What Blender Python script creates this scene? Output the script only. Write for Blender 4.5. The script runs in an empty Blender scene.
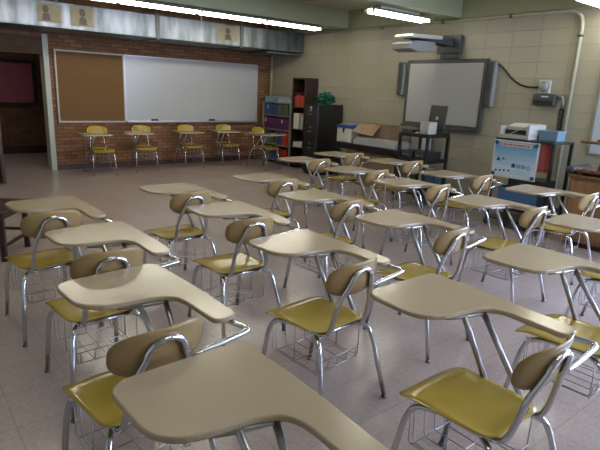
import bpy, bmesh, math, random
from mathutils import Vector, Matrix
random.seed(7)
C = bpy.context.scene.collection
PI = math.pi
R = math.radians
XW, YW = 7.13, 10.09          # block wall plane, brick wall plane
ZB = 2.78                     # top of the block wall / beam soffit
ZC = 3.10                     # ceiling

# ------------------------------------------------------------------ materials
def new_mat(name):
    m = bpy.data.materials.new(name); m.use_nodes = True
    n = m.node_tree.nodes; l = m.node_tree.links
    return m, n, l, n['Principled BSDF']

def mat(name, col, rough=.5, metal=0., var=0., scale=6., spec=.5, bump=0., bscale=60., coat=0.):
    m, n, l, b = new_mat(name)
    b.inputs['Base Color'].default_value = (*col, 1)
    b.inputs['Roughness'].default_value = rough
    b.inputs['Metallic'].default_value = metal
    b.inputs['Specular IOR Level'].default_value = spec
    b.inputs['Coat Weight'].default_value = coat
    tc = n.new('ShaderNodeTexCoord')
    if var:
        no = n.new('ShaderNodeTexNoise'); no.inputs['Scale'].default_value = scale; no.inputs['Detail'].default_value = 4
        l.new(tc.outputs['Object'], no.inputs['Vector'])
        mx = n.new('ShaderNodeMix'); mx.data_type = 'RGBA'
        mx.inputs[6].default_value = (*[c*(1-var) for c in col], 1)
        mx.inputs[7].default_value = (*[min(1, c*(1+var)) for c in col], 1)
        l.new(no.outputs['Fac'], mx.inputs[0]); l.new(mx.outputs[2], b.inputs['Base Color'])
    if bump:
        nb = n.new('ShaderNodeTexNoise'); nb.inputs['Scale'].default_value = bscale
        l.new(tc.outputs['Object'], nb.inputs['Vector'])
        bp = n.new('ShaderNodeBump'); bp.inputs['Strength'].default_value = bump; bp.inputs['Distance'].default_value = .01
        l.new(nb.outputs['Fac'], bp.inputs['Height']); l.new(bp.outputs['Normal'], b.inputs['Normal'])
    return m

def brick_mat(name, c1, c2, mortar, bw, bh, ms, axes, offset=.5, rough=.8, bump=.4, var=.25):
    m, n, l, b = new_mat(name)
    geo = n.new('ShaderNodeNewGeometry'); sp = n.new('ShaderNodeSeparateXYZ'); cb = n.new('ShaderNodeCombineXYZ')
    l.new(geo.outputs['Position'], sp.inputs[0])
    l.new(sp.outputs[axes[0]], cb.inputs[0]); l.new(sp.outputs[axes[1]], cb.inputs[1])
    bt = n.new('ShaderNodeTexBrick')
    bt.inputs['Color1'].default_value = (*c1, 1); bt.inputs['Color2'].default_value = (*c2, 1); bt.inputs['Mortar'].default_value = (*mortar, 1)
    bt.inputs['Scale'].default_value = 1; bt.inputs['Brick Width'].default_value = bw; bt.inputs['Row Height'].default_value = bh
    bt.inputs['Mortar Size'].default_value = ms; bt.inputs['Mortar Smooth'].default_value = .3; bt.offset = offset
    l.new(cb.outputs[0], bt.inputs['Vector'])
    no = n.new('ShaderNodeTexNoise'); no.inputs['Scale'].default_value = 3.5; no.inputs['Detail'].default_value = 6
    l.new(geo.outputs['Position'], no.inputs['Vector'])
    hv = n.new('ShaderNodeMapRange'); hv.inputs[3].default_value = 1-var; hv.inputs[4].default_value = 1+var
    l.new(no.outputs['Fac'], hv.inputs[0])
    mx = n.new('ShaderNodeMix'); mx.data_type = 'RGBA'; mx.blend_type = 'MULTIPLY'; mx.inputs[0].default_value = 1
    l.new(bt.outputs['Color'], mx.inputs[6]); l.new(hv.outputs[0], mx.inputs[7])
    l.new(mx.outputs[2], b.inputs['Base Color'])
    b.inputs['Roughness'].default_value = rough
    bp = n.new('ShaderNodeBump'); bp.invert = True; bp.inputs['Strength'].default_value = bump; bp.inputs['Distance'].default_value = .01
    l.new(bt.outputs['Fac'], bp.inputs['Height']); l.new(bp.outputs['Normal'], b.inputs['Normal'])
    return m

def floor_mat():
    m, n, l, b = new_mat('vinyl_tile_floor')
    geo = n.new('ShaderNodeNewGeometry')
    bt = n.new('ShaderNodeTexBrick'); bt.offset = 0
    bt.inputs['Color1'].default_value = (.385, .312, .288, 1); bt.inputs['Color2'].default_value = (.360, .290, .268, 1); bt.inputs['Mortar'].default_value = (.25, .21, .19, 1)
    bt.inputs['Scale'].default_value = 1; bt.inputs['Brick Width'].default_value = .305; bt.inputs['Row Height'].default_value = .305
    bt.inputs['Mortar Size'].default_value = .0022; bt.inputs['Mortar Smooth'].default_value = .5
    l.new(geo.outputs['Position'], bt.inputs['Vector'])
    no = n.new('ShaderNodeTexNoise'); no.inputs['Scale'].default_value = 45; no.inputs['Detail'].default_value = 5; no.inputs['Roughness'].default_value = .7
    l.new(geo.outputs['Position'], no.inputs['Vector'])
    mr = n.new('ShaderNodeMapRange'); mr.inputs[1].default_value = .3; mr.inputs[2].default_value = .7; mr.inputs[3].default_value = .84; mr.inputs[4].default_value = 1.16
    l.new(no.outputs['Fac'], mr.inputs[0])
    mx = n.new('ShaderNodeMix'); mx.data_type = 'RGBA'; mx.blend_type = 'MULTIPLY'; mx.inputs[0].default_value = 1
    l.new(bt.outputs['Color'], mx.inputs[6]); l.new(mr.outputs[0], mx.inputs[7]); l.new(mx.outputs[2], b.inputs['Base Color'])
    n2 = n.new('ShaderNodeTexNoise'); n2.inputs['Scale'].default_value = 1.6; n2.inputs['Detail'].default_value = 4
    l.new(geo.outputs['Position'], n2.inputs['Vector'])
    rr = n.new('ShaderNodeMapRange'); rr.inputs[3].default_value = .16; rr.inputs[4].default_value = .30
    l.new(n2.outputs['Fac'], rr.inputs[0]); l.new(rr.outputs[0], b.inputs['Roughness'])
    b.inputs['Specular IOR Level'].default_value = .5
    return m

def duct_mat():
    m, n, l, b = new_mat('galvanised_sheet_metal')
    tc = n.new('ShaderNodeTexCoord'); mp = n.new('ShaderNodeMapping'); mp.inputs['Scale'].default_value = (2.2, 2, .5)
    l.new(tc.outputs['Object'], mp.inputs[0])
    no = n.new('ShaderNodeTexNoise'); no.inputs['Scale'].default_value = 3; no.inputs['Detail'].default_value = 6
    l.new(mp.outputs[0], no.inputs['Vector'])
    cr = n.new('ShaderNodeValToRGB'); cr.color_ramp.elements[0].color = (.09, .10, .105, 1); cr.color_ramp.elements[1].color = (.25, .27, .285, 1)
    cr.color_ramp.elements[0].position = .3; cr.color_ramp.elements[1].position = .7
    l.new(no.outputs['Fac'], cr.inputs[0]); l.new(cr.outputs[0], b.inputs['Base Color'])
    b.inputs['Metallic'].default_value = .9; b.inputs['Roughness'].default_value = .45
    bp = n.new('ShaderNodeBump'); bp.inputs['Strength'].default_value = .35; bp.inputs['Distance'].default_value = .03
    l.new(no.outputs['Fac'], bp.inputs['Height']); l.new(bp.outputs['Normal'], b.inputs['Normal'])
    return m

def emit(name, col, s):
    m, n, l, b = new_mat(name)
    b.inputs['Base Color'].default_value = (.9, .9, .9, 1)
    b.inputs['Emission Color'].default_value = (*col, 1); b.inputs['Emission Strength'].default_value = s
    return m

def wood_mat(name, c1, c2, rough=.4, axis=0, scale=1.):
    m, n, l, b = new_mat(name)
    tc = n.new('ShaderNodeTexCoord'); mp = n.new('ShaderNodeMapping')
    sc = [14*scale]*3; sc[axis] = 1.2*scale; mp.inputs['Scale'].default_value = sc
    l.new(tc.outputs['Object'], mp.inputs[0])
    no = n.new('ShaderNodeTexNoise'); no.inputs['Scale'].default_value = 2.2; no.inputs['Detail'].default_value = 6; no.inputs['Distortion'].default_value = .6
    l.new(mp.outputs[0], no.inputs['Vector'])
    cr = n.new('ShaderNodeValToRGB'); cr.color_ramp.elements[0].color = (*c1, 1); cr.color_ramp.elements[1].color = (*c2, 1)
    cr.color_ramp.elements[0].position = .35; cr.color_ramp.elements[1].position = .65
    l.new(no.outputs['Fac'], cr.inputs[0]); l.new(cr.outputs[0], b.inputs['Base Color'])
    b.inputs['Roughness'].default_value = rough
    return m

def gradient_print(name, top, bot, z0, z1):
    m, n, l, b = new_mat(name)
    g = n.new('ShaderNodeNewGeometry'); s = n.new('ShaderNodeSeparateXYZ'); l.new(g.outputs['Position'], s.inputs[0])
    mr = n.new('ShaderNodeMapRange'); mr.inputs[1].default_value = z0; mr.inputs[2].default_value = z1
    l.new(s.outputs[2], mr.inputs[0])
    mx = n.new('ShaderNodeMix'); mx.data_type = 'RGBA'; mx.inputs[6].default_value = (*bot, 1); mx.inputs[7].default_value = (*top, 1)
    l.new(mr.outputs[0], mx.inputs[0]); l.new(mx.outputs[2], b.inputs['Base Color']); b.inputs['Roughness'].default_value = .35
    return m

M = dict(
    floor=floor_mat(), duct=duct_mat(),
    brick=brick_mat('brown_brick', (.155, .065, .025), (.255, .125, .055), (.080, .048, .027), .21, .066, .007, (0, 2)),
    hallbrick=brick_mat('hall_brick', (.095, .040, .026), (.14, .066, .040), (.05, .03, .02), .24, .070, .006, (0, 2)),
    block=brick_mat('painted_block', (.335, .312, .236), (.345, .322, .244), (.235, .216, .162), .42, .212, .0035, (1, 2), offset=0, rough=.55, bump=.5, var=.05),
    green=mat('pale_green_paint', (.29, .305, .185), .6, var=.05, scale=2),
    ceil=mat('ceiling_plaster', (.40, .40, .31), .8, var=.04, scale=3),
    plaster=mat('cream_plaster', (.40, .38, .31), .8, var=.04),
    cream=mat('cream_enamel', (.36, .36, .27), .5, var=.05),
    trim=mat('grey_white_trim', (.40, .42, .35), .45, var=.05),
    base=mat('dark_base', (.055, .022, .016), .5, var=.2),
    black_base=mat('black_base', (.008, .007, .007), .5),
    header=wood_mat('header_wood', (.070, .036, .016), (.10, .052, .022), .75, 0),
    darkwood=wood_mat('dark_stained_wood', (.022, .009, .006), (.040, .016, .010), .4, 2),
    doorwood=wood_mat('door_wood', (.040, .016, .007), (.065, .027, .011), .45, 2),
    orangewood=wood_mat('orange_oak', (.20, .095, .038), (.27, .140, .060), .4, 2),
    midwood=wood_mat('brown_oak', (.10, .045, .018), (.16, .075, .03), .4, 1),
    chrome=mat('chrome', (.60, .62, .65), .15, 1.0, var=.06, scale=20),
    dullmetal=mat('dull_steel', (.42, .43, .44), .32, 1.0, var=.1, scale=15),
    wire=mat('zinc_wire', (.34, .35, .37), .3, 1.0, var=.08, scale=30),
    seat=mat('mustard_plastic', (.37, .262, .042), .17, var=.12, scale=9, spec=.55, bump=.03, bscale=200),
    back=mat('tan_plastic', (.29, .198, .082), .32, var=.06, scale=8, spec=.4),
    tablet=mat('beige_laminate', (.385, .305, .205), .2, var=.05, scale=5, spec=.5),
    tabedge=mat('tan_edge', (.30, .235, .15), .35, var=.05),
    glide=mat('foot_glide', (.16, .15, .14), .35, .6),
    white=mat('white_board_surface', (.42, .43, .425), .25, var=.02, scale=2),
    sboard=mat('touch_board_surface', (.42, .42, .41), .4, var=.02, scale=2),
    cork=mat('cork', (.158, .082, .026), .85, var=.22, scale=60, bump=.2, bscale=120),
    alu=mat('aluminium', (.48, .48, .46), .35, .6, var=.05),
    whiteframe=mat('white_frame', (.46, .43, .36), .45, var=.04),
    maroon=mat('maroon_felt', (.26, .075, .12), .9, var=.12, scale=8),
    black=mat('black_enamel', (.012, .012, .013), .35, var=.2),
    blacksat=mat('black_plastic', (.020, .020, .022), .4, var=.2),
    darkgrey=mat('dark_grey_plastic', (.055, .058, .058), .4, var=.1),
    grey=mat('grey_plastic', (.24, .25, .25), .4, var=.08),
    ltgrey=mat('light_grey_plastic', (.42, .43, .41), .4, var=.06),
    offwhite=mat('off_white_plastic', (.52, .52, .48), .4, var=.05),
    card=wood_mat('cardboard', (.28, .19, .115), (.33, .225, .14), .8, 2, .3),
    card2=wood_mat('cardboard_dark', (.20, .145, .095), (.24, .17, .11), .8, 2, .3),
    paper=mat('paper', (.55, .54, .50), .7, var=.04),
    shelfmetal=mat('grey_green_shelf', (.20, .195, .155), .45, var=.08),
    blue=mat('blue_plastic', (.025, .06, .22), .35, var=.1), navy=mat('navy_plastic', (.03, .035, .16), .4, var=.1),
    purple=mat('purple_cover', (.085, .016, .085), .45, var=.15), red=mat('red_cover', (.33, .030, .018), .4, var=.1),
    orange=mat('orange_cover', (.40, .055, .02), .45, var=.1), green2=mat('green_cover', (.03, .16, .09), .5, var=.2),
    brownc=mat('brown_cover', (.11, .06, .03), .5, var=.2), paleblue=mat('pale_blue_plastic', (.17, .28, .37), .3, var=.08),
    clear=mat('cloudy_plastic', (.40, .41, .44), .25, var=.15, scale=12), foil=mat('green_foil', (.006, .10, .06), .3, .35, var=.6, scale=18),
    rubin=mat('steel_blue_bin', (.055, .13, .26), .4, var=.1), coral=mat('coral_sheet', (.42, .075, .065), .5, var=.06, scale=3),
    panel=mat('pale_blue_panel', (.42, .50, .52), .35, var=.03), magnet=mat('teal_corner', (.015, .09, .11), .4),
    ink=mat('dark_blue_ink', (.012, .04, .12), .5), redink=mat('red_ink', (.42, .05, .04), .5), blueink=mat('light_blue_ink', (.16, .36, .55), .5),
    tube=emit('fluorescent_tube', (1.0, .95, .80), 25.0), tubeend=mat('lamp_holder', (.55, .55, .5), .4),
    lampmetal=mat('lamp_enamel', (.32, .33, .27), .45, var=.05),
    old=mat('aged_paper', (.24, .21, .13), .7, var=.25, scale=9), oldink=mat('brown_ink', (.075, .05, .035), .6, var=.6, scale=14),
    leather=mat('dark_grey_leather', (.035, .033, .040), .45, var=.15), labelw=mat('label_white', (.5, .5, .5), .5),
)

# ------------------------------------------------------------------ mesh helpers
def bm_new(): return bmesh.new()

def add_box(bm, a, b, bev=0., mi=0, rot=None, seg=2):
    """box from corner a to corner b, optional rotation matrix about its centre"""
    a = Vector(a); b = Vector(b); c = (a+b)/2; s = (b-a)
    t = bmesh.new(); bmesh.ops.create_cube(t, size=1)
    for v in t.verts: v.co = Vector((v.co.x*s.x, v.co.y*s.y, v.co.z*s.z))
    if bev:
        bmesh.ops.bevel(t, geom=t.edges[:], offset=min(bev, min(abs(s.x), abs(s.y), abs(s.z))*.45), segments=seg, profile=.5, affect='EDGES')
    for v in t.verts:
        if rot: v.co = rot @ v.co
        v.co += c
    merge(bm, t, mi)

def merge(bm, t, mi=0, smooth=False):
    mp = {}
    for v in t.verts: mp[v] = bm.verts.new(v.co)
    for f in t.faces:
        try:
            g = bm.faces.new([mp[v] for v in f.verts]); g.material_index = mi; g.smooth = f.smooth or smooth
        except ValueError: pass
    t.free()

def fillet(pts, r, n=5):
    pts = [Vector(p) for p in pts]; out = [pts[0]]
    for i in range(1, len(pts)-1):
        p, q, s = pts[i-1], pts[i], pts[i+1]
        d1 = min(r, (p-q).length*.48); d2 = min(r, (s-q).length*.48)
        a = q+(p-q).normalized()*d1; b = q+(s-q).normalized()*d2
        for k in range(n+1):
            t = k/n; out.append(a*(1-t)**2+q*2*t*(1-t)+b*t*t)
    out.append(pts[-1]); return out

def add_tube(bm, pts, rad, seg=8, fil=0., mi=0, flat=None):
    pts = fillet(pts, fil) if fil else [Vector(p) for p in pts]
    n = len(pts); rings = []; prev = None
    for i in range(n):
        t = (pts[min(i+1, n-1)]-pts[max(i-1, 0)]).normalized()
        if prev is None:
            u = Vector((0, 0, 1)).cross(t)
            if u.length < .05: u = Vector((1, 0, 0)).cross(t)
        else: u = prev - t*prev.dot(t)
        u.normalize(); prev = u; w = t.cross(u)
        r = rad[i] if isinstance(rad, (list, tuple)) else rad
        rings.append([bm.verts.new(pts[i]+u*math.cos(2*PI*k/seg)*r+w*math.sin(2*PI*k/seg)*r) for k in range(seg)])
    for i in range(n-1):
        for k in range(seg):
            f = bm.faces.new((rings[i][k], rings[i][(k+1) % seg], rings[i+1][(k+1) % seg], rings[i+1][k])); f.smooth = True; f.material_index = mi
    f = bm.faces.new(rings[0][::-1]); f.material_index = mi
    f = bm.faces.new(rings[-1]); f.material_index = mi

def add_lathe(bm, prof, c=(0, 0, 0), seg=20, axis='z', mi=0):
    c = Vector(c); rings = []
    for r, h in prof:
        ring = []
        for k in range(seg):
            a = 2*PI*k/seg; x, y = r*math.cos(a), r*math.sin(a)
            p = {'z': (x, y, h), 'x': (h, x, y), 'y': (x, h, y)}[axis]
            ring.append(bm.verts.new(c+Vector(p)))
        rings.append(ring)
    for i in range(len(rings)-1):
        for k in range(seg):
            f = bm.faces.new((rings[i][k], rings[i][(k+1) % seg], rings[i+1][(k+1) % seg], rings[i+1][k])); f.smooth = True; f.material_index = mi
    f = bm.faces.new(rings[0][::-1]); f.material_index = mi
    f = bm.faces.new(rings[-1]); f.material_index = mi

def add_prism(bm, poly, z0, z1, bev=0., mi=0, mside=None, plane='xy', off=0.):
    """extrude a polygon; plane xy (z extrusion), yz (x extrusion) or xz (y extrusion)"""
    t = bmesh.new()
    def P(u, v, h): return {'xy': (u, v, h), 'yz': (h, u, v), 'xz': (u, h, v)}[plane]
    lo = [t.verts.new(P(u, v, z0)) for u, v in poly]; hi = [t.verts.new(P(u, v, z1)) for u, v in poly]
    n = len(poly)
    t.faces.new(lo[::-1]); t.faces.new(hi)
    for i in range(n): t.faces.new((lo[i], lo[(i+1) % n], hi[(i+1) % n], hi[i]))
    bmesh.ops.recalc_face_normals(t, faces=t.faces[:])
    if bev:
        ed = [e for e in t.edges if len(e.link_faces) == 2 and any(len(f.verts) > 4 or n == 4 for f in e.link_faces) and abs((e.verts[0].co-e.verts[1].co).dot(Vector(P(0, 0, 1)))) < 1e-5]
        bmesh.ops.bevel(t, geom=ed, offset=bev, segments=3, profile=.5, affect='EDGES')
    merge(bm, t, mi)

def rounded(pts, rs, n=7):
    """round the corners of a polygon"""
    out = []; k = len(pts)
    for i in range(k):
        p, q, s = Vector(pts[i-1]), Vector(pts[i]), Vector(pts[(i+1) % k]); r = rs[i]
        if r <= 0: out.append(q); continue
        d1 = min(r, (p-q).length*.49); d2 = min(r, (s-q).length*.49)
        a = q+(p-q).normalized()*d1; b = q+(s-q).normalized()*d2
        for j in range(n+1):
            t = j/n; out.append(a*(1-t)**2+q*2*t*(1-t)+b*t*t)
    return [(v.x, v.y) for v in out]

def obj(name, bm, m, parent=None, smooth=False):
    me = bpy.data.meshes.new(name)
    if parent is not None:
        rt = parent
        while rt.parent: rt = rt.parent
        off = rt.location
        for v in bm.verts: v.co -= off
    bmesh.ops.recalc_face_normals(bm, faces=bm.faces[:])
    bm.to_mesh(me); bm.free()
    if smooth:
        for p in me.polygons: p.use_smooth = True
    for k in (m if isinstance(m, (list, tuple)) else [m]): me.materials.append(k)
    o = bpy.data.objects.new(name, me); C.objects.link(o)
    if parent is not None: o.parent = parent
    return o

def thing(name, label, cat, loc=(0, 0, 0), rz=0., group=None):
    o = bpy.data.objects.new(name, None); C.objects.link(o); o.location = loc; o.rotation_euler = (0, 0, rz)
    o.empty_display_size = .1
    return tag(o, label, cat, group)

def tag(o, label, cat, group=None):
    o['label'] = label; o['category'] = cat
    if group: o['group'] = group
    return o

def struct(name, bm, m, parent=None):
    o = obj(name, bm, m, parent)
    if parent is None: o['kind'] = 'structure'
    return o

def boxobj(name, a, b, m, parent=None, bev=.004, rot=None):
    bm = bm_new(); add_box(bm, a, b, bev, rot=rot); return obj(name, bm, m, parent)

def sbox(name, a, b, m, bev=0.):
    bm = bm_new(); add_box(bm, a, b, bev); return struct(name, bm, m)

def dup_tree(o, parent=None):
    c = o.copy(); C.objects.link(c)
    if parent is not None: c.parent = parent
    for ch in list(o.children): dup_tree(ch, c)
    return c

# ------------------------------------------------------------------ room shell
XL, YB, YH = -1.3, -2.6, 12.7
sbox('floor', (XL, YB, -.12), (XW, YH, 0), M['floor'])
sbox('ceiling', (XL-.2, YB-.2, ZC), (XW+.2, YH, ZC+.15), M['ceil'])
JX = 2.27                                                    # right jamb of the doorway
sbox('wall_front', (2.36, YW, 0), (XW+.2, YW+.25, ZC), M['brick'])
sbox('wall_front_header', (1.22, YW, 2.30), (2.36, YW+.25, ZC), M['brick'])
sbox('wall_front_left', (XL-.2, YW, 0), (1.22, YW+.25, ZC), M['brick'])
WZ0, WZ1 = .95, 2.55
rwins = [(-2.3, -.5), (-.2, 1.6)]
bm = bm_new()
add_box(bm, (XW, YB-.2, 0), (XW+.2, YW, WZ0)); add_box(bm, (XW, YB-.2, WZ1), (XW+.2, YW, ZC))
ys = [YB-.2]+[v for q in rwins for v in q]+[YW]
for i in range(0, len(ys), 2): add_box(bm, (XW, ys[i], WZ0), (XW+.2, ys[i+1], WZ1))
struct('wall_right', bm, M['block'])
for i, (a, b) in enumerate(rwins):
    bm = bm_new(); t = .05; x0, x1 = XW+.06, XW+.14
    add_box(bm, (x0, a, WZ0), (x1, a+t, WZ1)); add_box(bm, (x0, b-t, WZ0), (x1, b, WZ1))
    add_box(bm, (x0, a+t, WZ0), (x1, b-t, WZ0+t)); add_box(bm, (x0, a+t, WZ1-t), (x1, b-t, WZ1))
    add_box(bm, (x0, (a+b)/2-.02, WZ0+t), (x1, (a+b)/2+.02, WZ1-t))
    struct('window_%d' % (i+2), bm, M['alu'])
sbox('wall_left', (XL-.2, YB-.2, 0), (XL, YW, ZC), M['plaster'])
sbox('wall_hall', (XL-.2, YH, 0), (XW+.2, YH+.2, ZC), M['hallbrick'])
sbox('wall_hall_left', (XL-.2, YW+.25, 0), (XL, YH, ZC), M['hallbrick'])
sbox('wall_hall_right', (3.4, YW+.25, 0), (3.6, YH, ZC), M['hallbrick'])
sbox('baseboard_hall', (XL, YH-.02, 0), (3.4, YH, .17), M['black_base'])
sbox('baseboard_front', (2.36, YW-.014, 0), (XW, YW, .10), M['base'])
sbox('baseboard_right', (XW-.012, YB, 0), (XW, YW-.014, .10), M['base'])
# doorway: right jamb, left jamb, wood header
sbox('trim_1', (2.27, YW-.02, 0), (2.36, YW+.25, 2.36), M['trim'], .004)
sbox('trim_2', (1.22, YW-.02, 0), (1.30, YW+.25, 2.30), M['trim'], .004)
sbox('trim_3', (1.30, YW-.012, 2.02), (2.27, YW+.25, 2.30), M['header'], .004)
# painted band of the right wall above the conduit, and three cross beams
sbox('trim_4', (XW-.03, YB, ZB), (XW, YW, ZC), M['green'])
for i, (y0, y1) in enumerate(((7.60, 8.04), (5.08, 5.52), (2.60, 3.04), (-.42, .02))):
    sbox('trim_%d' % (5+i), (XL, y0, ZB), (XW, y1, ZC), M['green'], .008)
# back wall behind the photographer, with three windows
wins = [(4.3, 6.7)]
rwins = [(-2.3, -.5), (-.2, 1.6)]
WZ0, WZ1 = .95, 2.55
bm = bm_new()
add_box(bm, (XL, YB-.2, 0), (XW, YB, WZ0)); add_box(bm, (XL, YB-.2, WZ1), (XW, YB, ZC))
xs = [XL]+[v for w in wins for v in w]+[XW]
for i in range(0, len(xs), 2): add_box(bm, (xs[i], YB-.2, WZ0), (xs[i+1], YB, WZ1))
struct('wall_back', bm, M['plaster'])
for i, (a, b) in enumerate(wins):
    bm = bm_new(); t = .05; y0, y1 = YB-.14, YB-.06
    add_box(bm, (a, y0, WZ0), (a+t, y1, WZ1)); add_box(bm, (b-t, y0, WZ0), (b, y1, WZ1))
    add_box(bm, (a+t, y0, WZ0), (b-t, y1, WZ0+t)); add_box(bm, (a+t, y0, WZ1-t), (b-t, y1, WZ1))
    add_box(bm, ((a+b)/2-.02, y0, WZ0+t), ((a+b)/2+.02, y1, WZ1-t))
    struct('window_%d' % (i+1), bm, M['alu'])
# corner pipe
bm = bm_new(); add_tube(bm, [(XW-.045, YW-.045, 0), (XW-.045, YW-.045, 2.36)], .035, 12)
tag(obj('corner_pipe', bm, M['cream']), 'cream vertical pipe in the corner between brick and block walls', 'pipe')

# open door leaf at the left edge
d = thing('door_1', 'brown wooden door standing open at the left edge', 'door', (1.32, YW-.02, 0))
d['kind'] = 'structure'
dx0, dx1, dy0, dy1 = 1.30, 1.345, 8.95, YW-.03
bm = bm_new()
for (ya, yb, za, zb) in ((dy0, dy1, .01, .24), (dy0, dy1, 1.86, 2.01), (dy0, dy0+.13, .24, 1.86), (dy1-.13, dy1, .24, 1.86), (dy0+.13, dy1-.13, .98, 1.12)):
    add_box(bm, (dx0, ya, za), (dx1, yb, zb), .002)
obj('door_frame', bm, M['doorwood'], d)
bm = bm_new(); add_box(bm, (dx0+.014, dy0+.13, .24), (dx1-.014, dy1-.13, .98)); add_box(bm, (dx0+.014, dy0+.13, 1.12), (dx1-.014, dy1-.13, 1.86)); obj('door_panel', bm, M['doorwood'], d)
bm = bm_new(); add_box(bm, (dx0-.006, dy0+.02, .93), (dx0, dy0+.11, 1.17), .002); pl = obj('lock_plate', bm, M['blacksat'], d)
bm = bm_new(); add_lathe(bm, [(.012, 0), (.012, -.025), (.027, -.035), (.032, -.05), (.025, -.065), (.008, -.07)], (dx0-.006, dy0+.065, 1.05), 16, 'x'); obj('knob', bm, M['chrome'], pl)

# ------------------------------------------------------------------ tablet-arm desk prototype (faces +y, sitter's right is +x)
def rr_outline(w, h, r, n=8):
    return rounded([(-w, -h), (w, -h), (w, h), (-w, h)], [r]*4, n)

def shell(bm, outline, fz, th, rings=7, plane='seat'):
    """curved plastic shell from an outline; fz gives the third coordinate"""
    n = len(outline); grid = {}
    for side in (0, 1):
        for k in range(rings+1):
            s = k/rings
            for i, (u, v) in enumerate(outline):
                if k == 0 and i: continue
                a, b = u*s, v*s
                h = fz(a, b)
                if side: h -= th*(1 if k < rings else .55)
                elif k == rings: h -= th*.3
                p = (a, b, h) if plane == 'seat' else (a, h, b)
                grid[side, k, i] = bm.verts.new(p)
    for side in (0, 1):
        for i in range(n):
            j = (i+1) % n
            f = bm.faces.new((grid[side, 0, 0], grid[side, 1, i], grid[side, 1, j])); f.smooth = True; f.material_index = side
            for k in range(1, rings):
                f = bm.faces.new((grid[side, k, i], grid[side, k+1, i], grid[side, k+1, j], grid[side, k, j])); f.smooth = True; f.material_index = side
    for i in range(n):
        j = (i+1) % n
        f = bm.faces.new((grid[0, rings, i], grid[0, rings, j], grid[1, rings, j], grid[1, rings, i])); f.smooth = True

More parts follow.
